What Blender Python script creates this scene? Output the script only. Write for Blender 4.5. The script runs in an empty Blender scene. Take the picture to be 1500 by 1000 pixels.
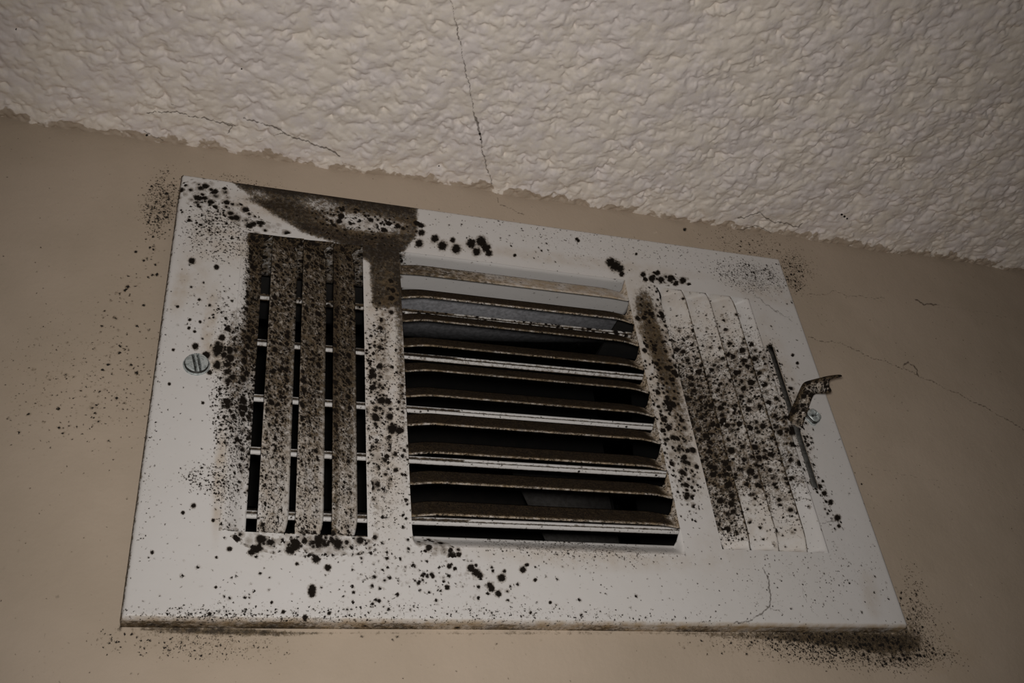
import bpy, math
import numpy as np
from mathutils import Matrix
rng = np.random.default_rng(7)
S = bpy.context.scene
Z0 = 2.172                      # height of the register's lower edge above the floor
T = .008                        # depth of the register's folded rim (wall surface is at y = T)
ZC = .2272                      # ceiling above the register's lower edge
W, H = .300, .1989

# ------------------------------------------------------------------ camera
CAMP = np.array([.01731, -.31620, -.12103])
R = np.array([[.94908299, -.29762626, -.10324767],
              [.09679525, .58739799, -.80348881],
              [.29978685, .75258368, .58629826]])      # rows: right, down, forward
F = 1417.0
cam = bpy.data.objects.new('camera', bpy.data.cameras.new('camera'))
S.collection.objects.link(cam)
m = Matrix.Identity(4)
for i in range(3):
    m[i][0] = R[0][i]; m[i][1] = -R[1][i]; m[i][2] = -R[2][i]
    m[i][3] = CAMP[i] + (Z0 if i == 2 else 0)
cam.matrix_world = m
cam.data.sensor_width = 36; cam.data.lens = F / 1500 * 36
cam.data.clip_start = .01
S.camera = cam
S.view_settings.view_transform = 'Standard'; S.view_settings.look = 'None'
S.view_settings.gamma = 1; S.view_settings.use_curve_mapping = False
S.view_settings.exposure = 0.0

# ------------------------------------------------------------------ light
wd = bpy.data.worlds.new('room_ambience'); S.world = wd; wd.use_nodes = True
wd.node_tree.nodes['Background'].inputs[0].default_value = (1.0, .93, .86, 1)
wd.node_tree.nodes['Background'].inputs[1].default_value = .035
# the phone's flash, a few centimetres up and left of its lens
ld = bpy.data.lights.new('phone_flash', 'SPOT'); ld.energy = 3.0; ld.spot_size = math.radians(94); ld.spot_blend = 1.0; ld.shadow_soft_size = .006
ld.color = (1.0, .955, .90)
lo = bpy.data.objects.new('phone_flash', ld); S.collection.objects.link(lo)
LP = CAMP + R[0] * .002 - R[1] * .007 + R[2] * .012
lo.matrix_world = Matrix.Translation((LP[0], LP[1], LP[2] + Z0)) @ m.to_3x3().to_4x4() @ Matrix.Rotation(math.radians(-3.5), 4, 'X')

# ------------------------------------------------------------------ helpers
def proj(P):
    q = (P - CAMP) @ R.T
    return np.stack([F * q[:, 0] / q[:, 2] + 750, F * q[:, 1] / q[:, 2] + 500], 1)
def unproj(px, py, y=0.):
    d = R.T @ np.array([(px - 750) / F, (py - 500) / F, 1.])
    return CAMP + (y - CAMP[1]) / d[1] * d
def sst(a, b, x):
    t = np.clip((x - a) / (b - a), 0, 1); return t * t * (3 - 2 * t)
def link(name, me, mat, parent=None, off=(0, 0, 0)):
    o = bpy.data.objects.new(name, me); S.collection.objects.link(o)
    if mat: me.materials.append(mat)
    if parent is not None:
        o.parent = parent; o.location = off
    else:
        o.location = (0, 0, Z0)
    return o
def mesh(name, V, Q, m1=None, m2=None, smooth=True):
    me = bpy.data.meshes.new(name)
    V = np.asarray(V, np.float32); Q = np.asarray(Q, np.int32)
    k = Q.shape[1]
    me.vertices.add(len(V)); me.vertices.foreach_set('co', V.ravel())
    me.loops.add(Q.size); me.loops.foreach_set('vertex_index', Q.ravel())
    me.polygons.add(len(Q)); me.polygons.foreach_set('loop_start', np.arange(0, Q.size, k, dtype=np.int32))
    if smooth: me.polygons.foreach_set('use_smooth', np.ones(len(Q), bool))
    me.update(calc_edges=True); me.validate()
    for nm, a in (('growth', m1), ('marks', m2)):
        if a is not None:
            at = me.attributes.new(nm, 'FLOAT_COLOR', 'POINT')
            at.data.foreach_set('color', np.asarray(a, np.float32).ravel())
    return me
def gridfaces(nu, nv, keep=None):
    i = np.arange(nu * nv).reshape(nu, nv)
    q = np.stack([i[:-1, :-1], i[1:, :-1], i[1:, 1:], i[:-1, 1:]], -1)
    if keep is not None: q = q[keep]
    return q.reshape(-1, 4)
def boxes(lst):
    V = []; Q = []
    for (x0, x1, y0, y1, z0, z1) in lst:
        b = len(V)
        V += [(x, y, z) for x in (x0, x1) for y in (y0, y1) for z in (z0, z1)]
        Q += [tuple(b + k for k in f) for f in ((0, 1, 3, 2), (4, 6, 7, 5), (0, 4, 5, 1), (2, 3, 7, 6), (0, 2, 6, 4), (1, 5, 7, 3))]
    return V, Q
def axis(marks, step):
    """coordinates running through every mark, filled in at about `step`"""
    out = []
    for a, b, s in [(marks[i], marks[i + 1], step[i] if isinstance(step, (list, tuple)) else step) for i in range(len(marks) - 1)]:
        n = max(1, int(round((b - a) / s))); out += list(np.linspace(a, b, n, endpoint=False))
    return np.array(out + [marks[-1]])

# ------------------------------------------------------------------ where the growth and some painted rim shadow sit on the real surfaces
# each entry is given on the register's or the wall's own plane (located through that plane)
def ell(p, lst):
    out = np.zeros(len(p))
    for e in lst:
        cx, cy, rx, ry, ang, s = e
        c, n = math.cos(math.radians(ang)), math.sin(math.radians(ang))
        dx = p[:, 0] - cx; dy = p[:, 1] - cy
        r = np.sqrt(((dx * c + dy * n) / rx) ** 2 + ((-dx * n + dy * c) / ry) ** 2)
        out = 1 - (1 - out) * (1 - s * (1 - sst(.35, 1.25, r)))
    return out
def segd(p, pts):
    d = np.full(len(p), 1e9)
    for (ax, ay), (bx, by) in zip(pts[:-1], pts[1:]):
        ex, ey = bx - ax, by - ay; L = ex * ex + ey * ey + 1e-9
        t = np.clip(((p[:, 0] - ax) * ex + (p[:, 1] - ay) * ey) / L, 0, 1)
        d = np.minimum(d, np.hypot(p[:, 0] - ax - t * ex, p[:, 1] - ay - t * ey))
    return d
def poly(p, pts, soft=10, s=1.):
    d = segd(p, pts + [pts[0]]); ins = np.zeros(len(p), bool)
    for (ax, ay), (bx, by) in zip(pts, pts[1:] + [pts[0]]):
        c = ((ay > p[:, 1]) != (by > p[:, 1]))
        with np.errstate(divide='ignore', invalid='ignore'):
            xx = (bx - ax) * (p[:, 1] - ay) / (by - ay + 1e-12) + ax
        ins ^= c & (p[:, 0] < xx)
    return s * sst(-soft, soft, np.where(ins, d, -d))
def spots(p, lst):
    v = np.zeros(len(p))
    for (x, y, r) in lst:
        v = np.maximum(v, 1 - np.hypot(p[:, 0] - x, p[:, 1] - y) / (2 * r))
    return np.clip(v, 0, 1)
def cracks(p, lst):
    v = np.zeros(len(p))
    p = p + .6 * np.stack([1.6 * np.sin(p[:, 1] * .21 + p[:, 0] * .07) + 1.0 * np.sin(p[:, 0] * .47 + 2) + .8 * np.sin(p[:, 1] * .9), 1.8 * np.sin(p[:, 0] * .17 + 1) + 1.1 * np.sin(p[:, 0] * .43 + p[:, 1] * .1) + .8 * np.sin(p[:, 0] * .95)], 1)
    for pts, s in lst:
        v = np.maximum(v, (1 - segd(p, pts) / 9) * s)
    return np.clip(v, 0, 1)
def U(*a):
    o = 0
    for x in a: o = 1 - (1 - o) * (1 - np.clip(x, 0, 1))
    return o

def plate_marks(P):
    p = proj(np.stack([P[:, 0], np.zeros(len(P)), P[:, 2]], 1))
    big = U(ell(p, [(300, 285, 40, 22, 15, .75), (345, 310, 45, 18, 30, .6), (385, 330, 45, 9, 14, .55),
                    (520, 325, 70, 24, 10, .5), (455, 798, 95, 17, 2, .85), (365, 785, 30, 14, 20, .5), (570, 440, 14, 40, 0, .45),
                    (562, 600, 16, 150, -2, .42), (640, 800, 45, 16, 22, .6), (700, 848, 60, 12, 15, .18),
                    (965, 500, 24, 85, -18, .8), (988, 620, 22, 90, -18, .65), (1000, 690, 16, 60, -16, .45), (548, 620, 10, 170, -1, .5), (455, 790, 95, 10, 2, .6), (972, 408, 40, 9, 8, .7),
                    (340, 560, 22, 90, 0, .5), (600, 330, 30, 15, 10, .5), (1172, 600, 20, 60, -10, .3), (325, 520, 20, 30, 0, .35)]))
    mid = U(ell(p, [(300, 320, 40, 30, 0, .4), (555, 620, 24, 190, -2, .5), (590, 640, 10, 160, -2, .5), (290, 460, 60, 70, 0, .1), (560, 860, 80, 40, 0, .2),
                    (455, 800, 110, 26, 3, .5), (345, 580, 28, 130, 0, .7), (520, 330, 80, 30, 10, .6), (330, 450, 25, 40, 0, .3),
                    (650, 840, 110, 40, 20, .22), (760, 365, 160, 18, 8, .05), (1120, 395, 40, 16, 8, .25), (980, 640, 30, 140, -18, .55),
                    (965, 470, 28, 60, -18, .4), (620, 860, 400, 55, 1, .055), (300, 860, 110, 50, 0, .06), (1175, 640, 18, 70, -12, .4),
                    (1215, 740, 12, 50, -15, .4), (1160, 450, 40, 60, 0, .05), (240, 400, 14, 120, 5, .07), (1250, 850, 80, 60, 0, .02)]),
            .010)
    fine = U(ell(p, [(320, 340, 60, 50, 20, .35), (300, 700, 40, 26, 10, .35), (330, 720, 25, 40, 0, .4), (840, 800, 160, 26, 4, .28),
                     (1100, 405, 60, 24, 12, .45), (880, 360, 230, 22, 8, .07), (340, 580, 34, 120, 0, .5), (620, 900, 460, 18, 1, .18),
                     (350, 905, 190, 14, 1, .35), (560, 620, 34, 200, -2, .3), (1180, 850, 120, 60, 0, .06), (225, 620, 10, 220, 6, .10)]), .02)
    film = U(poly(p, [(330, 258), (612, 303), (612, 345), (590, 372), (590, 450), (545, 450), (540, 385), (495, 356), (440, 338), (395, 312)], 6, .88),
             poly(p, [(335, 258), (470, 278), (602, 301), (602, 312), (520, 300), (430, 288), (350, 272)], 6, .9), poly(p, [(440, 325), (500, 335), (580, 345), (590, 372), (560, 385), (535, 372), (490, 352), (440, 338)], 7, .75),
             ell(p, [(560, 500, 18, 80, 0, .45), (950, 480, 22, 60, -18, .62), (968, 520, 14, 90, -18, .6), (985, 570, 22, 100, -18, .5), (1002, 670, 16, 80, -16, .35), (945, 440, 18, 26, -10, .5),
                     (450, 792, 90, 12, 2, .35), (640, 800, 40, 12, 22, .3), (665, 358, 46, 12, 8, .2), (595, 600, 10, 180, -2, .35),
                     (345, 530, 18, 110, 0, .5), (585, 500, 8, 150, -1, .5), (585, 430, 12, 60, 0, .5), (400, 300, 70, 8, 10, .5), (1160, 600, 10, 50, -18, .3)]))
    film = film * (1 - ell(p, [(535, 326, 66, 15, 8, .70), (470, 300, 40, 12, 10, .35), (380, 285, 20, 8, 20, .3)]))
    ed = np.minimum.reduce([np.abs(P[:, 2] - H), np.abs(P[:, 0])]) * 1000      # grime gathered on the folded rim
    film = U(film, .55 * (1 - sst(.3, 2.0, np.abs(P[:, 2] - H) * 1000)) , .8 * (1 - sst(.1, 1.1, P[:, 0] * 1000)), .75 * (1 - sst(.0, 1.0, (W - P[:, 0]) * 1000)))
    tan = U(ell(p, [(322, 700, 11, 95, 4, .6), (308, 470, 12, 60, 10, .5), (285, 400, 30, 60, 0, .3), (262, 430, 14, 40, 10, .4), (330, 350, 60, 40, 30, .35),
                    (560, 560, 40, 240, -2, .45), (400, 305, 80, 20, 12, .5), (830, 380, 250, 10, 7, .3), (975, 560, 45, 190, -18, .55), (860, 815, 190, 22, 3, .35),
                    (1145, 560, 24, 120, -18, .35), (1125, 430, 70, 16, 10, .3), (320, 520, 30, 30, 0, .5), (1275, 870, 14, 40, -15, .3), (1060, 800, 60, 60, 0, .15)]),
            .9 * (1 - sst(0, 1.5, P[:, 2] * 1000)))
    sp = spots(p, [(637, 350, 6), (648, 360, 7), (668, 365, 7), (663, 352, 4), (690, 357, 7), (705, 354, 8), (712, 363, 7), (698, 369, 6), (716, 371, 5), (614, 357, 6), (617, 341, 5),
                   (895, 384, 7), (901, 389, 8), (908, 393, 6), (911, 401, 4), (942, 402, 4), (955, 408, 5), (963, 400, 4), (968, 410, 5), (982, 408, 5), (1000, 411, 5), (990, 415, 4),
                   (281, 382, 5), (317, 391, 4), (325, 494, 5), (320, 511, 9), (328, 519, 5), (318, 535, 6), (286, 507, 5), (302, 520, 6), (307, 545, 4),
                   (375, 804, 7), (368, 808, 5), (381, 803, 5), (336, 804, 4), (425, 805, 7), (432, 802, 5), (463, 819, 6), (480, 831, 5), (457, 862, 6), (457, 869, 6), (467, 791, 8), (495, 795, 7), (446, 792, 5),
                   (447, 904, 4), (482, 898, 3), (415, 896, 3), (283, 741, 4), (268, 751, 3), (312, 762, 3), (223, 809, 3), (307, 899, 3), (398, 882, 2.5), (435, 826, 3), (317, 816, 2.5), (316, 860, 2.5),
                   (628, 802, 5), (660, 806, 4), (672, 812, 4), (690, 832, 6), (697, 838, 6), (703, 842, 5), (718, 857, 5), (720, 862, 5), (735, 846, 6), (730, 869, 5), (766, 834, 5), (739, 836, 3), (772, 827, 3), (784, 849, 3),
                   (655, 860, 4), (658, 829, 4), (634, 844, 3), (806, 882, 2.5), (777, 897, 2.5), (847, 352, 2.5), (754, 374, 2.5), (845, 350, 2.5), (932, 372, 2), (575, 628, 8), (585, 630, 6), (545, 544, 5), (543, 552, 4), (580, 688, 4), (567, 668, 4), (1002, 670, 5), (1007, 660, 4),
                   (277, 480, 2.5), (292, 438, 2.5), (285, 485, 2.5), (260, 449, 2.5), (293, 471, 2.5), (278, 468, 2.5), (254, 512, 2.5), (248, 562, 2.5), (297, 590, 2.5), (1200, 712, 4), (1208, 722, 4), (1190, 705, 4), (1217, 735, 4), (1227, 758, 5), (1229, 770, 3),
                   (1161, 520, 2.5), (1168, 532, 2.5), (1128, 508, 4), (1145, 620, 7), (1160, 630, 8)])
    ck = cracks(p, [([(1118, 831), (1127, 852), (1128, 888), (1112, 902), (1098, 908), (1075, 913)], 1.), ([(1128, 889), (1140, 894), (1147, 901)], .96),
                    ([(1150, 829), (1166, 845), (1190, 862), (1222, 890), (1242, 912)], .90), ([(1183, 812), (1205, 838), (1226, 858), (1240, 885)], .88),
                    ([(1040, 406), (1085, 422), (1110, 437), (1145, 462)], .89), ([(1175, 858), (1182, 885), (1198, 902)], .91), ([(1226, 858), (1282, 826)], .9),
                    ([(1105, 432), (1130, 450), (1160, 470)], .93), ([(1205, 765), (1228, 763), (1235, 775)], .97), ([(1075, 703), (1130, 745), (1175, 790)], .92)])
    sl = 1 - sst(3, 14, segd(p, [(1128, 508), (1195, 712)])); mid = U(mid, .5 * sl); fine = U(fine, .9 * (1 - sst(3, 8, segd(p, [(1128, 508), (1195, 712)]))))
    big, mid, fine = (1 - (1 - np.clip(q, 0, .98)) ** 2.4 for q in (big, mid, fine))
    return np.stack([big, mid, fine, film], 1), np.stack([tan, sp, ck, np.zeros(len(p))], 1)

def wall_marks(P):
    p = proj(P)
    big = ell(p, [(1300, 955, 60, 14, 10, .35)])
    mid = U(ell(p, [(1240, 942, 130, 22, 4, .9), (238, 296, 26, 42, 10, .65), (190, 480, 50, 160, 12, .17), (110, 560, 90, 90, 20, .10), (60, 600, 70, 60, 0, .14), (200, 400, 30, 60, 15, .2), (232, 340, 14, 60, 8, .4),
                    (280, 940, 110, 14, 2, .4), (1230, 945, 150, 16, 4, .75), (1310, 955, 60, 26, 10, .8), (1335, 900, 26, 55, -15, .4), (1160, 402, 26, 30, 10, .55),
                    (1105, 362, 50, 16, 10, .22), (560, 935, 300, 12, 0, .07), (1050, 945, 80, 16, 5, .35), (150, 570, 90, 60, 0, .1), (1255, 700, 30, 90, -15, .08)]), .008)
    fine = U(ell(p, [(1240, 948, 150, 34, 4, .95), (236, 300, 32, 55, 10, .75), (290, 945, 150, 26, 2, .45), (1230, 950, 190, 22, 4, .85), (1320, 930, 70, 60, 10, .5), (1160, 400, 36, 36, 10, .6), (1100, 358, 80, 24, 10, .3),
                     (1345, 880, 24, 60, -15, .4), (130, 560, 160, 120, 0, .12), (350, 265, 80, 10, 9, .3), (160, 935, 30, 20, 0, .4)]), .02)
    film = U(ell(p, [(240, 305, 24, 48, 10, .36), (1250, 938, 130, 20, 3, .75), (1305, 950, 50, 26, 10, .5), (1150, 931, 200, 8, 1, .6), (330, 924, 150, 7, 2, .8), (270, 932, 120, 16, 4, .3), (1332, 925, 22, 30, 0, .5), (700, 927, 400, 4, 0, .4), (1160, 400, 20, 25, 0, .2)]),  # mould film; thin strips under the rim also paint its dark gap and shadow
             .5 * (1 - sst(0, 1.2, np.abs(P[:, 0]) * 1000)) * (P[:, 2] > -.002) * (P[:, 2] < H))
    tan = ell(p, [(60, 560, 90, 60, 0, .1), (1390, 960, 60, 60, 0, .2)])
    sp = spots(p, [(200, 546, 3), (187, 420, 3), (168, 465, 2.5), (183, 425, 2.5), (175, 430, 2), (190, 432, 2), (64, 618, 2.5), (230, 402, 2.5), (217, 325, 2.5), (308, 958, 2), (194, 928, 3), (1003, 336, 2.5)])
    ck = cracks(p, [([(1180, 432), (1213, 430), (1222, 426), (1245, 433), (1297, 437)], .93), ([(1340, 438), (1352, 444), (1372, 447)], 1.0), ([(1372, 447), (1430, 455), (1480, 466)], .9),
                    ([(1183, 494), (1205, 499), (1235, 503), (1270, 521), (1310, 534), (1342, 548), (1400, 575), (1450, 600), (1499, 628)], .95),
                    ([(1322, 536), (1330, 531), (1343, 541), (1345, 548)], 1.0), ([(1180, 440), (1195, 458), (1208, 478)], .9),
                    ([(1250, 680), (1300, 690), (1380, 706), (1470, 722)], .9), ([(722, 272), (728, 292), (734, 300), (748, 306), (768, 314)], .95),
                    ([(50, 435), (60, 452)], .9), ([(172, 688), (204, 680)], .9), ([(1318, 820), (1326, 838)], .9), ([(1108, 970), (1130, 965), (1150, 975)], .93), ([(65, 910), (66, 960)], .88), ([(90, 893), (160, 885)], .88)])
    return np.stack([big, mid, fine, film], 1), np.stack([tan, sp, ck, np.zeros(len(p))], 1)

# ------------------------------------------------------------------ materials
class NT:
    def __init__(s, name):
        s.m = bpy.data.materials.new(name); s.m.use_nodes = True; s.t = s.m.node_tree
        s.b = s.t.nodes['Principled BSDF']
    def n(s, ty, **k):
        o = s.t.nodes.new(ty)
        for a, v in k.items(): setattr(o, a, v)
        return o
    def put(s, v, sock):
        if hasattr(v, 'is_output'): s.t.links.new(v, sock)
        else: sock.default_value = v
    def math(s, op, a, b=0., c=0., clamp=False):
        o = s.n('ShaderNodeMath', operation=op, use_clamp=clamp)
        for i, v in enumerate((a, b, c)): s.put(v, o.inputs[i])
        return o.outputs[0]
    def vmath(s, op, a, b=(0, 0, 0), sc=None):
        o = s.n('ShaderNodeVectorMath', operation=op)
        s.put(a, o.inputs[0]); s.put(b, o.inputs[1])
        if sc is not None: s.put(sc, o.inputs[3])
        return o.outputs[0]
    def ss(s, x, a, b, lo=0., hi=1.):
        o = s.n('ShaderNodeMapRange', interpolation_type='SMOOTHSTEP')
        for i, v in enumerate((x, a, b, lo, hi)): s.put(v, o.inputs[i])
        return o.outputs[0]
    def noise(s, co, sc, det=3., rough=.55, color=False):
        o = s.n('ShaderNodeTexNoise'); s.put(co, o.inputs['Vector']); o.inputs['Scale'].default_value = sc
        o.inputs['Detail'].default_value = det; o.inputs['Roughness'].default_value = rough
        return o.outputs[1 if color else 0]
    def mix(s, f, a, b):
        o = s.n('ShaderNodeMix', data_type='RGBA')
        s.put(f, o.inputs[0]); s.put(a, o.inputs[6]); s.put(b, o.inputs[7]); return o.outputs[2]
    def mm(s):
        return s.vmath('SCALE', s.n('ShaderNodeTexCoord').outputs['Object'], sc=1000.)
    def attr(s, nm):
        a = s.n('ShaderNodeAttribute', attribute_name=nm); sp = s.n('ShaderNodeSeparateColor')
        s.t.links.new(a.outputs['Color'], sp.inputs[0])
        return list(sp.outputs) + [a.outputs['Alpha']]
    def bump(s, h, dist, st=1.):
        b = s.n('ShaderNodeBump'); b.inputs['Strength'].default_value = st; b.inputs['Distance'].default_value = dist
        s.put(h, b.inputs['Height']); s.t.links.new(b.outputs[0], s.b.inputs['Normal'])
DARK = (.013, .010, .008, 1); BROWN = (.026, .018, .0105, 1); TAN = (.40, .29, .17, 1)
def growth(nt, co, base, dark=DARK, brown=BROWN, tan=TAN):
    g = nt.attr('growth'); k = nt.attr('marks')
    wob = nt.noise(co, .9, 5, .75, True)
    cw = nt.vmath('ADD', co, nt.vmath('SCALE', nt.vmath('SUBTRACT', wob, (.5, .5, .5)), sc=2.0))
    dens_n = nt.noise(co, .11, 3, .6)
    col = base
    tn = nt.noise(co, .16, 4, .65)
    col = nt.mix(nt.math('MULTIPLY', k[0], nt.ss(tn, .2, .7), clamp=True), col, tan)
    # brown film
    fn = nt.noise(co, .5, 8, .78)
    fv = nt.math('ADD', g[3], nt.math('MULTIPLY', nt.math('SUBTRACT', fn, .5), 1.9))
    film = nt.math('MULTIPLY', nt.ss(fv, .28, .70), nt.ss(g[3], .0, .12))
    fm = nt.noise(nt.vmath('ADD', co, (13, 7, 3)), .42, 8, .82)
    fcol = nt.mix(nt.ss(nt.math('ADD', fm, nt.math('MULTIPLY', nt.math('SUBTRACT', g[3], .6), .22)), .42, .60), (.13, .093, .053, 1), brown)
    fcol = nt.mix(nt.ss(g[3], .85, 1.05), fcol, (.020, .0135, .009, 1))
    col = nt.mix(nt.math('MULTIPLY', film, nt.ss(fv, .5, 1.0, .86, .985)), col, fcol)
    total = None; halo = None
    for cell, d, rmin, rmax in ((3.0, g[0], .22, .52), (1.55, g[1], .16, .46), (.72, g[2], .18, .5)):
        v = nt.n('ShaderNodeTexVoronoi', feature='F1'); v.inputs['Scale'].default_value = 1 / cell
        nt.put(cw, v.inputs['Vector'])
        sp = nt.n('ShaderNodeSeparateColor'); nt.t.links.new(v.outputs['Color'], sp.inputs[0])
        dd = nt.math('MULTIPLY', d, nt.ss(dens_n, .25, .6, .55, 1.35))
        pres = nt.ss(nt.math('SUBTRACT', dd, sp.outputs[0]), 0., .03)
        rad = nt.math('MULTIPLY', nt.math('ADD', rmin, nt.math('MULTIPLY', nt.math('MULTIPLY', sp.outputs[1], sp.outputs[1]), rmax - rmin)), nt.math('ADD', .85, nt.math('MULTIPLY', d, .75)))
        mk = nt.math('MULTIPLY', pres, nt.ss(nt.math('DIVIDE', v.outputs['Distance'], rad), 1.1, .6))
        hl = nt.math('MULTIPLY', pres, nt.ss(nt.math('DIVIDE', v.outputs['Distance'], rad), 2.2, .8))
        total = mk if total is None else nt.math('MAXIMUM', total, mk)
        halo = hl if halo is None else nt.math('MAXIMUM', halo, nt.math('MULTIPLY', hl, .6))
    sn = nt.noise(co, .75, 6, .8)
    sv = nt.math('ADD', k[1], nt.math('MULTIPLY', nt.math('SUBTRACT', sn, .5), 1.0))
    total = nt.math('MAXIMUM', total, nt.math('MULTIPLY', nt.ss(sv, .45, .62), nt.ss(k[1], .1, .3)))
    halo = nt.math('MAXIMUM', halo, nt.math('MULTIPLY', nt.ss(sv, .25, .55), nt.ss(k[1], .1, .3)))
    col = nt.mix(nt.math('MULTIPLY', halo, .6), col, (.15, .105, .06, 1))
    col = nt.mix(total, col, dark)
    cn = nt.noise(co, .8, 3, .7)
    cv = nt.math('ADD', k[2], nt.math('MULTIPLY', nt.math('SUBTRACT', cn, .5), .09))
    crk = nt.math('MULTIPLY', nt.ss(cv, .82, .95), .72)
    col = nt.mix(crk, col, (.05, .032, .02, 1))
    return col, total, film, crk

def mat_painted_metal():
    nt = NT('white enamelled steel with mould'); co = nt.mm()
    b = nt.mix(nt.noise(co, .03, 3), (.65, .625, .60, 1), (.70, .68, .68, 1))
    col, tot, film, crk = growth(nt, co, b)
    nt.put(col, nt.b.inputs['Base Color'])
    nt.put(nt.math('ADD', .42, nt.math('MULTIPLY', nt.math('MAXIMUM', tot, film), .5), clamp=True), nt.b.inputs['Roughness'])
    nt.put(nt.math('SUBTRACT', .3, nt.math('MULTIPLY', nt.math('MAXIMUM', tot, film), .26), clamp=True), nt.b.inputs['Specular IOR Level'])
    h = nt.math('ADD', nt.math('MULTIPLY', tot, .6), nt.math('ADD', nt.math('MULTIPLY', nt.noise(co, 1.6, 3), .12), nt.math('MULTIPLY', nt.noise(co, .08, 2), 2.)))
    nt.bump(h, .00025, .6)
    return nt.m
def mat_wall():
    nt = NT('tan painted plaster'); co = nt.mm()
    b = nt.mix(nt.ss(nt.noise(co, .012, 4, .6), .35, .65), (.47, .385, .30, 1), (.53, .435, .345, 1))
    sc = nt.noise(nt.vmath('ADD', co, (31, 5, 9)), .05, 5, .75)
    b = nt.mix(nt.math('MULTIPLY', nt.ss(sc, .68, .75), .35), b, (.80, .70, .58, 1))
    col, tot, film, crk = growth(nt, co, b)
    nt.put(col, nt.b.inputs['Base Color']); nt.b.inputs['Roughness'].default_value = .75
    nt.b.inputs['Specular IOR Level'].default_value = .25
    h = nt.math('ADD', nt.math('ADD', nt.noise(co, .5, 3), nt.math('MULTIPLY', nt.noise(co, .06, 2), 3.)), nt.math('MULTIPLY', crk, -1.5))
    nt.bump(h, .0002, .7)
    return nt.m
def mat_ceiling():
    nt = NT('textured ceiling paint'); co = nt.mm(); k = nt.attr('marks')
    lf = nt.ss(nt.noise(co, .05, 6, .75), .40, .60)
    b = nt.mix(lf, (.88, .80, .72, 1), (.84, .77, .745, 1))
    b = nt.mix(nt.math('MULTIPLY', nt.ss(nt.noise(co, .25, 4, .7), .5, .75), .25), b, (.74, .65, .54, 1))
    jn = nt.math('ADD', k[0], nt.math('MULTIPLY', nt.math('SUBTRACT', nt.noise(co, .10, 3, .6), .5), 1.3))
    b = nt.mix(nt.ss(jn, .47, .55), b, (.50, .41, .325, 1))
    cv = nt.math('ADD', k[2], nt.math('MULTIPLY', nt.math('SUBTRACT', nt.noise(co, .6, 3, .7), .5), .25))
    crk = nt.math('MULTIPLY', nt.ss(cv, .84, .95), .75)
    b = nt.mix(crk, b, (.085, .06, .042, 1))
    sv = nt.math('ADD', k[1], nt.math('MULTIPLY', nt.math('SUBTRACT', nt.noise(co, 1.3, 4, .75), .5), .5))
    b = nt.mix(nt.math('MULTIPLY', nt.ss(sv, .5, .6), nt.ss(k[1], .1, .3)), b, DARK)
    nt.put(b, nt.b.inputs['Base Color']); nt.b.inputs['Roughness'].default_value = .6
    nt.b.inputs['Specular IOR Level'].default_value = .3
    nt.bump(nt.math('ADD', nt.math('MULTIPLY', nt.noise(co, .9, 3, .5), .4), nt.math('MULTIPLY', crk, -1.)), .0005, .6)
    return nt.m
def mat_simple(name, c, rough=.6, metal=0., var=None, sc=.3, bd=.0002):
    nt = NT(name); co = nt.mm()
    n = nt.noise(co, sc, 5, .65)
    nt.put(nt.mix(nt.ss(n, .35, .68), c, var or c), nt.b.inputs['Base Color'])
    nt.b.inputs['Roughness'].default_value = rough; nt.b.inputs['Metallic'].default_value = metal
    nt.bump(n, bd, .6)
    return nt.m
M_plate = mat_painted_metal(); M_wall = mat_wall(); M_ceil = mat_ceiling()
def mat_screw():
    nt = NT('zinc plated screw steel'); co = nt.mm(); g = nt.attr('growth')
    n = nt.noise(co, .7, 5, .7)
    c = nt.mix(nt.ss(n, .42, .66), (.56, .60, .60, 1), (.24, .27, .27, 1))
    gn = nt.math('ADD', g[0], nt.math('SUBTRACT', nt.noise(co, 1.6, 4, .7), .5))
    c = nt.mix(nt.ss(gn, .42, .62), c, (.035, .035, .032, 1))  # grime tone, also used to paint shade into the grooves
    nt.put(c, nt.b.inputs['Base Color']); nt.b.inputs['Roughness'].default_value = .45; nt.b.inputs['Metallic'].default_value = .35
    nt.bump(n, .0002, .5)
    return nt.m
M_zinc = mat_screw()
M_duct = mat_simple('dusty galvanised duct steel', (.26, .26, .28, 1), .7, .0, (.15, .15, .16, 1), .5)
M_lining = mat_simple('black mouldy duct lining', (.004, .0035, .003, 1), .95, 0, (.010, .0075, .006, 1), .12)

# ------------------------------------------------------------------ room shell
xa = axis([-.9, -.35, -.10, .50, .75, 1.2], [.05, .01, .00045, .01, .05])
ya = axis([-1.2, -.5, -.20, -.002, T + .004], [.05, .006, .00045, .0004])
X, Y = np.meshgrid(xa, ya, indexing='ij')
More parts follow.
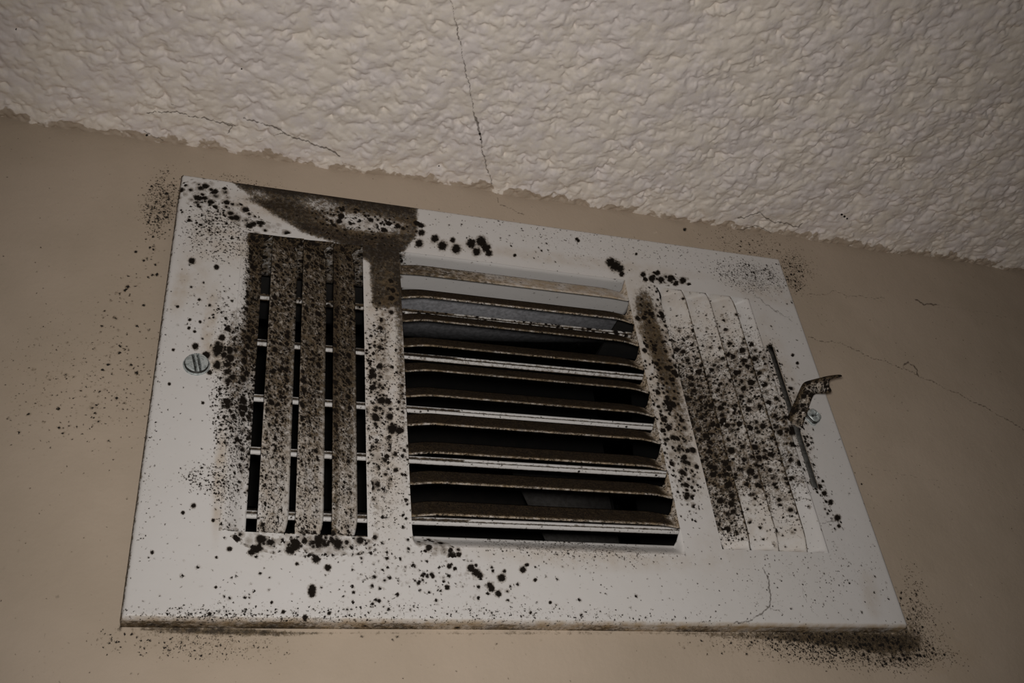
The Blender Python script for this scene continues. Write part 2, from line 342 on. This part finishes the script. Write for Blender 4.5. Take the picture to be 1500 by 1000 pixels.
# spattered texture: overlapping flattened droplets
hgt = np.zeros(X.shape)
dx0, dx1, dy0, dy1 = -.11, .51, -.21, T + .004
def splat(n, rlo, rhi, hlo, hhi, asp, sel=None):
    cx = rng.uniform(dx0, dx1, n); cy = rng.uniform(dy0, dy1, n)
    rr = rng.uniform(rlo, rhi, n); hh = rng.uniform(hlo, hhi, n)
    if sel is not None: cy = sel(n)
    for a, b, r, h in zip(cx, cy, rr, hh):
        th = rng.uniform(0, math.pi); q = rng.uniform(1, asp)
        i0, i1 = np.searchsorted(xa, [a - r * q, a + r * q]); j0, j1 = np.searchsorted(ya, [b - r * q, b + r * q])
        if i1 <= i0 or j1 <= j0: continue
        ex = X[i0:i1, j0:j1] - a; ey = Y[i0:i1, j0:j1] - b
        c, s_ = math.cos(th), math.sin(th)
        u = (ex * c + ey * s_) / (r * q); v = (-ex * s_ + ey * c) / r
        w = 1 + .22 * np.sin(3 * np.arctan2(v, u) + a * 900) + .12 * np.sin(5 * np.arctan2(v, u) + b * 1300)
        d = np.sqrt(u * u + v * v) / w
        dome = h * np.clip(1 - d ** 4, 0, 1) ** .5 * (1 + .25 * (1 - d * d))
        h = h * 1.15; blk = hgt[i0:i1, j0:j1]
        base_ = blk * .35
        np.maximum(blk, np.where(d < 1, base_ + dome, 0), out=blk)
splat(8000, .0028, .0058, .0007, .0018, 1.6)
splat(8000, .0016, .0032, .0008, .0020, 1.6)
splat(2500, .0008, .0018, .0007, .0018, 1.3)
splat(900, .0016, .0038, .0008, .0019, 1.6, lambda n: rng.uniform(T - .006, T + .003, n))     # heavier beads along the joint
k3 = hgt.copy()
k3[1:-1, 1:-1] = (hgt[1:-1, 1:-1] * 4 + hgt[:-2, 1:-1] + hgt[2:, 1:-1] + hgt[1:-1, :-2] + hgt[1:-1, 2:]) / 8
fade = sst(dx0 - .0, dx0 + .01, X) * (1 - sst(dx1 - .01, dx1, X)) * sst(dy0, dy0 + .01, Y)
hgt = k3 * fade
wav = .0006 * np.sin(X * 61 + 1) * np.cos(Y * 47) + .0004 * np.sin(X * 143 + Y * 90)
V = np.stack([X, Y, ZC - hgt + wav], -1).reshape(-1, 3)
pc = proj(np.where(Y.reshape(-1, 1) > -.3, V, V * 0))
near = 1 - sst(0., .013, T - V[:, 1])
ckc = cracks(pc, [([(655, -20), (667, 30), (675, 70), (686, 120), (695, 165), (702, 195), (711, 240), (721, 268)], .97),
                  ([(696, 172), (703, 196), (705, 210)], 1.05),
                  ([(215, 166), (250, 163), (290, 172), (320, 178), (340, 186), (335, 197)], .98), ([(320, 178), (350, 186)], .94),
                  ([(355, 172), (370, 178), (395, 183), (415, 194), (440, 205), (470, 214), (498, 228)], 1.0), ([(380, 205), (395, 199), (415, 197)], .92),
                  ([(1080, 320), (1110, 312), (1135, 325), (1170, 332), (1176, 326)], .98), ([(1075, 340), (1105, 330), (1140, 345)], .95), ([(230, 140), (265, 160)], .9), ([(210, 190), (222, 200), (240, 205)], .95)])
spc = spots(pc, [(24, 43, 2), (354, 101, 1.6), (215, 198, 2), (1233, 314, 2), (1237, 317, 2), (1241, 320, 1.6), (703, 196, 2), (704, 204, 1.6), (643, 243, 1.5)])
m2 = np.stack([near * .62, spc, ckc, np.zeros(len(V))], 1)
ceiling = link('ceiling', mesh('ceiling', V, gridfaces(len(xa), len(ya))[:, ::-1], None, m2), M_ceil)
ceiling['kind'] = 'structure'; ceiling['label'] = 'off-white spatter textured ceiling with a hairline seam crack'

OX0, OX1, OZ0, OZ1 = .028, .2745, .0265, .1745        # opening cut in the wall for the duct
xa = axis([-.9, -.12, OX0, OX1, .50, 1.2], [.03, .0009, .0009, .0009, .03])
za = axis([-.8, -.05, OZ0, OZ1, ZC + .004], [.03, .0009, .0009, .0009])
X, Zg = np.meshgrid(xa, za, indexing='ij')
xm = (xa[:-1] + xa[1:]) / 2; zm = (za[:-1] + za[1:]) / 2
keep = ~(((xm > OX0) & (xm < OX1))[:, None] & ((zm > OZ0) & (zm < OZ1))[None])
Yw = T + .0003 * np.sin(X * 37) * np.cos(Zg * 29) - .0002
V = np.stack([X, Yw, Zg], -1).reshape(-1, 3)
g1, g2 = wall_marks(V)
wall = link('wall_back', mesh('wall_back', V, gridfaces(len(xa), len(za), keep), g1, g2), M_wall)
wall['kind'] = 'structure'; wall['label'] = 'tan painted wall speckled with black mould around the vent'

# ------------------------------------------------------------------ duct behind the wall
duct = bpy.data.objects.new('air_duct', None); S.collection.objects.link(duct)
duct.location = (.15, T + .05, Z0 + OZ0)
duct['label'] = 'dark galvanised air duct inside the wall, behind the white vent louvres'; duct['category'] = 'air duct'
doff = (-.15, -T - .05, -OZ0)
y0 = T + .0235
zt = .1735
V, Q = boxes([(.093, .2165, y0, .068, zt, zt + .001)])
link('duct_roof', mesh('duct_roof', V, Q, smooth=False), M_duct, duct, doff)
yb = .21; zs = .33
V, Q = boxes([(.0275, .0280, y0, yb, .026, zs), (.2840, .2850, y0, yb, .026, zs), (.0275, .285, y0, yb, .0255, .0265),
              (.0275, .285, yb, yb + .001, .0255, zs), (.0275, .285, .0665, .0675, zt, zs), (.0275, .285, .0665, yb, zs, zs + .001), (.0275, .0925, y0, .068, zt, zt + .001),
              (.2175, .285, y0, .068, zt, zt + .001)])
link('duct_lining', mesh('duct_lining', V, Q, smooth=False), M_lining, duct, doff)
a = [unproj(745, 680, .12), unproj(884, 690, .12), unproj(908, 800, .118), unproj(800, 792, .118)]
V = [tuple(p) for p in a] + [(p[0], p[1] + .001, p[2]) for p in a]
Q = [(0, 1, 2, 3), (7, 6, 5, 4), (0, 4, 5, 1), (1, 5, 6, 2), (2, 6, 7, 3), (3, 7, 4, 0)]
link('duct_flap', mesh('duct_flap', V, Q, smooth=False), mat_simple('grimy duct flap', (.045, .042, .04, 1), .8, 0, (.025, .022, .02, 1), .5), duct, doff)

# ------------------------------------------------------------------ the register
reg = bpy.data.objects.new('air_vent_register', None); S.collection.objects.link(reg)
reg.location = (W / 2, T, Z0)
reg['label'] = 'white metal air vent register with three louvre banks, spotted with black mould, on tan wall'; reg['category'] = 'air vent'
roff = (-W / 2, -T, 0)

LB = (.0275, .0787, .0310, .1695)      # left bank x0 x1 z0 z1
CB = (.0950, .2050, .0275, .1695)
RB = (.2220, .2725, .0310, .1675)
SL = (.2747, .2779, .0618, .1380)      # damper lever slot
xa = axis([0, LB[0], LB[1], CB[0], CB[1], RB[0], RB[1], SL[0], SL[1], W], .0006)
zs_ = sorted({0, LB[2], CB[2], LB[3], RB[3], SL[2], SL[3], H})
za = axis(zs_, .0006)
X, Zg = np.meshgrid(xa, za, indexing='ij')
xm = (xa[:-1] + xa[1:])[:, None] / 2; zm = (za[:-1] + za[1:])[None] / 2
keep = np.ones((len(xa) - 1, len(za) - 1), bool)
for b in (LB, CB, RB, SL): keep &= ~((xm > b[0]) & (xm < b[1]) & (zm > b[2]) & (zm < b[3]))
rb = .0016
d = np.minimum.reduce([X, W - X, Zg, H - Zg])
Yp = rb - np.sqrt(np.clip(rb * rb - np.clip(rb - d, 0, rb) ** 2, 0, None))
Yp = Yp + .00025 * np.sin(X * 55 + 1) * np.cos(Zg * 48 + .5) * sst(0, .02, d)
V = np.stack([X, Yp, Zg], -1).reshape(-1, 3)
Q = gridfaces(len(xa), len(za), keep)
g1, g2 = plate_marks(V)
# folded rim going back to the wall
nx, nz = len(xa), len(za); idx = np.arange(nx * nz).reshape(nx, nz)
loop = np.concatenate([idx[:-1, 0], idx[-1, :-1], idx[:0:-1, -1], idx[0, :0:-1]])
ring = [loop]; Vs = [V]; G1 = [g1]; G2 = [g2]; base = len(V)
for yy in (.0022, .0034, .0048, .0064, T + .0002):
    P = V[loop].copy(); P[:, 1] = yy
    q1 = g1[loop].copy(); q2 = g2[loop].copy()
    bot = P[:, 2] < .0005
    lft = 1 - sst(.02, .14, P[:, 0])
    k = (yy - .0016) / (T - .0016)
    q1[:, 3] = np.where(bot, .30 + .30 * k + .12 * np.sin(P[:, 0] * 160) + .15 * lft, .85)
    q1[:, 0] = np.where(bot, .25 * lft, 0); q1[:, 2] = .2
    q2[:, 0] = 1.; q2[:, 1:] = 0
    Vs.append(P); G1.append(q1); G2.append(q2); ring.append(base + np.arange(len(loop))); base += len(loop)
for a, b in zip(ring[:-1], ring[1:]):
    Q = np.concatenate([Q, np.stack([a, b, np.roll(b, -1), np.roll(a, -1)], 1)])
link('faceplate', mesh('faceplate', np.concatenate(Vs), Q, np.concatenate(G1), np.concatenate(G2)), M_plate, reg, roff)

def vane(bank, lip, nxt, inn, out, depth, horiz, flip, marks, first=False, ramp=.012, e0=0., e1=0.):
    """one stamped louvre: from its raised lip back to its inner edge; bank = ends along its length"""
    s0, s1 = bank
    n = int((s1 - s0) / .0008) + 1; nv = 14
    s = np.linspace(s0, s1, n)[:, None]; v = np.linspace(0, 1, nv)[None]
    de = np.minimum(s - s0, s1 - s)
    arch = sst(0, ramp, de); tear = sst(0, .0012, de)
    arch = np.sqrt(np.clip(arch, 0, 1))
    inner = nxt + (inn - nxt) * tear + (-.0018 if inn > lip else .0018) * (1 - arch) * tear * (0 if first else 1)
    vv = v if not first else v
    c = lip + (inner - lip) * vv
    prof = (v * v * (3 - 2 * v)) if first else v ** .9
    y = -out * arch * (1 - v) ** 1.2 + depth * prof * tear
    if not first: y = y + .0004 * (1 - sst(0, .12, v)) * arch
    s = s + 0 * v
    P = np.stack([s, y, c + 0 * s], -1) if horiz else np.stack([c + 0 * s, y, s], -1)
    P = P.reshape(-1, 3)
    g1, g2 = plate_marks(P)
    f1, f2 = marks(P, (v + 0 * s).ravel(), ((s - s0) / (s1 - s0)).ravel(), g1, g2)
    Qf = gridfaces(n, nv)
    if flip: Qf = Qf[:, ::-1]
    o = link('louver_vane', mesh('louver_vane', P, Qf, f1, f2), M_plate, reg, roff)
    md = o.modifiers.new('thickness', 'SOLIDIFY'); md.thickness = .0006; md.offset = -1
    return o

# centre bank: eleven openings, lips pointing down
lips = [.1569, .1430, .1303, .1170, .1045, .0922, .0788, .0659, .0529, .0397]
tops = [.1695] + lips[:-1]
for j, (lz, tz) in enumerate(zip(lips, tops)):
    def mk(P, v, u, g1, g2, j=j):
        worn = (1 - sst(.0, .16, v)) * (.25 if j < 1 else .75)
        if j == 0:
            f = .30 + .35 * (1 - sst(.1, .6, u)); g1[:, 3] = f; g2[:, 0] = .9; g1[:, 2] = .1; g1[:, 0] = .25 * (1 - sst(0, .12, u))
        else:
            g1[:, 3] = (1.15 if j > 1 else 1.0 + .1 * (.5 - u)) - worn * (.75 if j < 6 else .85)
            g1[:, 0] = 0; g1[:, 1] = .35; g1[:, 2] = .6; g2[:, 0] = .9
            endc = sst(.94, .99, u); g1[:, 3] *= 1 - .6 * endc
        g2[:, 1] = 0; g2[:, 2] = 0
        return g1, g2
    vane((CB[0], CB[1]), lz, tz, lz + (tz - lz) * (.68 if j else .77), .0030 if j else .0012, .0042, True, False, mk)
vane((CB[0], CB[1]), CB[2], lips[-1], .0342, 0, .0050, True, False, lambda P, v, u, a, b: (a * np.array([1, 1, 1, .4]), b), first=True)

# left bank: openings facing left
def mkL(j):
    def f(P, v, u, g1, g2):
        low = sst(.0, .55, u)                       # u = 0 at the bottom end
        if j == 0:
            k = sst(.12, .42, u + .10 * v); g1[:, 0] = U(g1[:, 0], .9 * k * sst(.0, .5, v)); g1[:, 1] = U(g1[:, 1], .98 * k * sst(.0, .5, v), .10)
            g1[:, 2] = U(g1[:, 2], .98 * k * sst(.0, .4, v)); g1[:, 3] = U(g1[:, 3], .8 * sst(.35, .6, u) * sst(.1, .6, v), .9 * sst(.93, .98, u) * sst(.1, .3, v))
            top_ = sst(.2, .4, v)
        else:
            edge = 1 - .8 * sst(.72, .95, v) * (1 - sst(.45, .8, u)) - .35 * (1 - sst(0, .08, v))
            g1[:, 0] = .55 * edge * sst(.1, .5, u); g1[:, 1] = (.62 + .38 * low) * edge; g1[:, 2] = (.75 + .25 * low) * edge
            g1[:, 3] = .26 + .36 * low + (.25 * (1 - sst(.1, .35, v)) if j == 3 else 0) + .1 * j / 3
            g1[:, 3] = U(g1[:, 3], .9 * sst(.955, .99, u)) if j < 4 else g1[:, 3]
        top = sst(.945, .985, u) * (1 if j else sst(.1, .4, v)) + .8 * (1 - sst(.0, .035, u)); g1[:, 0] = U(g1[:, 0], top * .95); g1[:, 1] = U(g1[:, 1], top * .95); g1[:, 2] = U(g1[:, 2], top * .9)
        g2[:, 0] = g2[:, 0] if j == 0 else .45; g2[:, 1] = 0; g2[:, 2] = 0
        return g1, g2
    return f
Ls = [(.0275, .0402, .0366), (.0402, .0532, .0512), (.0532, .0660, .0636), (.0660, .0787, .0759)]
for j, (a, b, c) in enumerate(Ls):
    vane((LB[2], LB[3]), a, b, c, 0 if j == 0 else .0014, .0042, False, True, mkL(j), first=(j == 0), ramp=.010)
# right bank: openings facing right
def mkR(j):
    def f(P, v, u, g1, g2):
        p = proj(P); k = sst(440, 540, p[:, 1]) * (1 - sst([770, 700, 715, 700][j], [810, 790, 800, 760][j], p[:, 1]))
        if j == 0: k = U(k, .5 * (1 - sst(.3, 1., v)) * 0)
        s_ = [1., .8, .9, .75][j]
        cl = .68 + .32 * ell(p, [(1040, 600, 60, 60, 0, 1), (1075, 680, 70, 60, 0, 1), (1150, 640, 40, 50, 0, 1), (1095, 540, 40, 40, 0, .8)])
        g1[:, 0] = U(k * s_ * 1.0 * cl, .05); g1[:, 1] = U(k * s_ * (.98 if j == 0 else .85) * cl, .12 * (j < 3)); g1[:, 2] = U(k * s_ * (.98 if j == 0 else .75), .08)
        g1[:, 3] = k * (.62 if j == 0 else .50) * cl; g1[:, 3] = U(g1[:, 3], .75 * (1 - sst(0, .05, v)) if j < 3 else 0 * v)
        g2[:, 0] = .30 if j < 3 else g2[:, 0]; g2[:, 1] = 0
        return g1, g2
    return f
Rs = [(.2350, .2220, .2245), (.2484, .2350, .2375), (.2620, .2484, .2509), (.2725, .2620, .2645)]
for j, (a, b, c) in enumerate(Rs):
    vane((RB[2], RB[3]), a, b, c, .0022 if j < 3 else 0, .0045, False, False, mkR(j), first=(j == 3), ramp=.010)

# sheet metal sleeve behind the face that carries the damper
def sleeve(x0, x1, y0, y1, z0, z1, name, f):
    n = 120; u = np.linspace(x0, x1, n)[:, None]; yv = np.linspace(y0, y1, 8)[None]
    P = np.stack([u + 0 * yv, yv + 0 * u, z1 + 0 * u + 0 * yv], -1).reshape(-1, 3)
    g = np.zeros((len(P), 4)); k = np.zeros((len(P), 4))
    g[:, 0], g[:, 1], g[:, 3], g[:, 2] = f(P)
    return link(name, mesh(name, P, gridfaces(n, 8), g, k), M_plate, reg, roff)
def sf(P):
    e = U(1 - sst(.097, .103, P[:, 0]), sst(.218, .222, P[:, 0]))
    e = np.where(P[:, 0] < .09, .8, e)
    return e * .9, e * .9 + .04, np.where(P[:, 0] < .09, .62, sst(.23, .235, P[:, 0]) * 1.2), .03 + e * .5
o = sleeve(.029, .2175, .0012, y0 := T + .023, .031, .1725, 'damper_sleeve', sf)
o.modifiers.new('t', 'SOLIDIFY').thickness = .0005
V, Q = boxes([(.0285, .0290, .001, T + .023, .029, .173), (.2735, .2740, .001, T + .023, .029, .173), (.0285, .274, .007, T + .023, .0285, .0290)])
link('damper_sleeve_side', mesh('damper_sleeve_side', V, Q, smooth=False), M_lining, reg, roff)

# damper blades: hemmed front edge, sheet leaning back and up
for z in (.1452, .1210, .0940, .0702, .0436):
    prof = [(.0125, -.0012), (.0118, -.0004), (.0121, .0004), (.0128, .0006), (.0122, .0010), (.0122, .0017), (.0132, .0022), (.0240, .0095), (.0243, .0090), (.0140, .0010), (.0140, -.0010)]
    n = 60; xs = np.linspace(.0296, .2125, n)[:, None]
    pr = np.array(prof)
    P = np.stack([xs + 0 * pr[None, :, 0], pr[None, :, 0] + 0 * xs, z + pr[None, :, 1] + .0008 * (xs - .03) / .18], -1)
    k = len(prof); P = P.reshape(-1, 3); i = np.arange(n * k).reshape(n, k); j_ = np.roll(i, -1, 1)
    Q = np.stack([i[:-1], j_[:-1], j_[1:], i[1:]], -1).reshape(-1, 4)
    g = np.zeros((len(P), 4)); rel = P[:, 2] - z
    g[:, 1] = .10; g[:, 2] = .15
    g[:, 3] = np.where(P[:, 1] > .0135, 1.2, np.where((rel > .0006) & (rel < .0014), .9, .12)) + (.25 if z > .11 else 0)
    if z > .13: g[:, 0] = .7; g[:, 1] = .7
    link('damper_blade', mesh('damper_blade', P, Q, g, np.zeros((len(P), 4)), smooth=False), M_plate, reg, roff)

# screws
def screw(cx, cz, r, hgt_, slotf, name, lobes, label):
    nr, na = 60, 96
    rr = np.linspace(0, 1, nr)[:, None]; th = np.linspace(0, 2 * math.pi, na, endpoint=False)[None]
    R_ = r * rr * (1 + lobes * np.cos(4 * th + .6) * sst(.6, 1, rr))
    x = R_ * np.cos(th); z = R_ * np.sin(th)
    h = hgt_ * np.sqrt(np.clip(1 - (rr * .93) ** 4, 0, 1)) + 0 * th
    h = np.where(rr > .86, hgt_ * .35 * (1 - sst(.93, 1, rr)), h) + 0 * th
    h = h - slotf(x, z, r) * hgt_ * .55 * (rr < .82)
    P = np.stack([cx + x, -h + .0001, cz + z], -1)
    P = P.reshape(-1, 3); i = np.arange(nr * na).reshape(nr, na); j_ = np.roll(i, -1, 1)
    Q = np.stack([i[:-1], i[1:], j_[1:], j_[:-1]], -1).reshape(-1, 4)
    grime_shade = np.zeros((len(P), 4)); sl = (slotf(x, z, r) * (rr < .82)).ravel()
    grime_shade[:, 0] = np.maximum(sl * .50, (.62 * sst(.80, .85, rr) * (1 - sst(.88, .93, rr)) + 0 * th).ravel()) + .12  # slot and rim groove painted dark in place of weak shade; faint grime elsewhere
    o = link('screw', mesh('screw', P, Q, grime_shade), M_zinc, reg, roff); o['label'] = label
    return o
def slot1(x, z, r):
    a = math.radians(14); u = x * math.cos(a) + z * math.sin(a)
    return 1 - sst(r * .05, r * .12, np.abs(np.abs(u) - r * .17))
def slotx(x, z, r):
    a = math.radians(20); u = x * math.cos(a) + z * math.sin(a); v = -x * math.sin(a) + z * math.cos(a)
    return np.maximum((1 - sst(r * .1, r * .2, np.abs(u))) * (np.abs(v) < r * .6), (1 - sst(r * .1, r * .2, np.abs(v))) * (np.abs(u) < r * .6))
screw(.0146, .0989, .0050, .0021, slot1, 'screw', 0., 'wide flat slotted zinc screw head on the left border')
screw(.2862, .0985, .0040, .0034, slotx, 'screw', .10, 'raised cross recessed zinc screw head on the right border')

# damper lever: a bent strip coming out of its slot
Lp = [((1149, 622), (1174, 634), .004), ((1151, 614), (1175, 627), 0), ((1164, 588), (1184, 600), -.006), ((1174, 562), (1191, 578), -.012), ((1179, 558), (1196, 576), -.0145),
      ((1201, 553), (1207, 577), -.020), ((1213, 550), (1215, 575), -.023)]
def strip(rows, th, extra=None):
    V = []; Q = []
    for (l, r_, y) in rows:
        a = unproj(*l, y); b = unproj(*r_, y)
        for t_ in np.linspace(0, 1, 5): V.append(a + (b - a) * t_ + np.array([0, -.0006 * math.sin(math.pi * t_), 0]))
    n = len(rows)
    Q = gridfaces(n, 5)
    return V, Q
V, Q = strip(Lp, .001)
V = [tuple(v) for v in V]; Q = [tuple(q) for q in Q]
# forked end: a long upper horn and a short lower one
e = len(V) - 5
h = [unproj(1226, 548.5, -.026), unproj(1227, 552.5, -.026), unproj(1234, 548.5, -.028), unproj(1234, 551.5, -.028), unproj(1219.5, 573.5, -.0245), unproj(1214.5, 565, -.0235)]
b = len(V); V += [tuple(v) for v in h]
Q += [(e, b, b + 1, e + 1), (b, b + 2, b + 3, b + 1), (e + 4, e + 3, b + 5, b + 4)]
n_ = len(V)
g = np.tile([.95, .95, .9, .6], (n_, 1)); g[:, 3] = [1.2 if (i % 5 == 0 or i >= b) else (.7 if i % 5 in (1, 4) else .22) for i in range(n_)]
k = np.tile([.6, 0, 0, 0], (n_, 1))
lev = link('damper_lever', mesh('damper_lever', V, Q, g, k), M_plate, reg, roff)
lev['label'] = 'bent metal lever blackened with mould, forked at its tip'
md = lev.modifiers.new('t', 'SOLIDIFY'); md.thickness = .0012; md.offset = 0
sb = lev.modifiers.new('s', 'SUBSURF'); sb.levels = 2; sb.render_levels = 2
# dark channel plate seen through the lever's slot
V, Q = boxes([(.2742, .2783, .0009, .0015, .060, .140)])
M_ch = mat_simple('grimy grey steel', (.12, .118, .112, 1), .8, 0, (.05, .045, .04, 1), .6)
link('lever_channel', mesh('lever_channel', V, Q, smooth=False), M_ch, reg, roff)
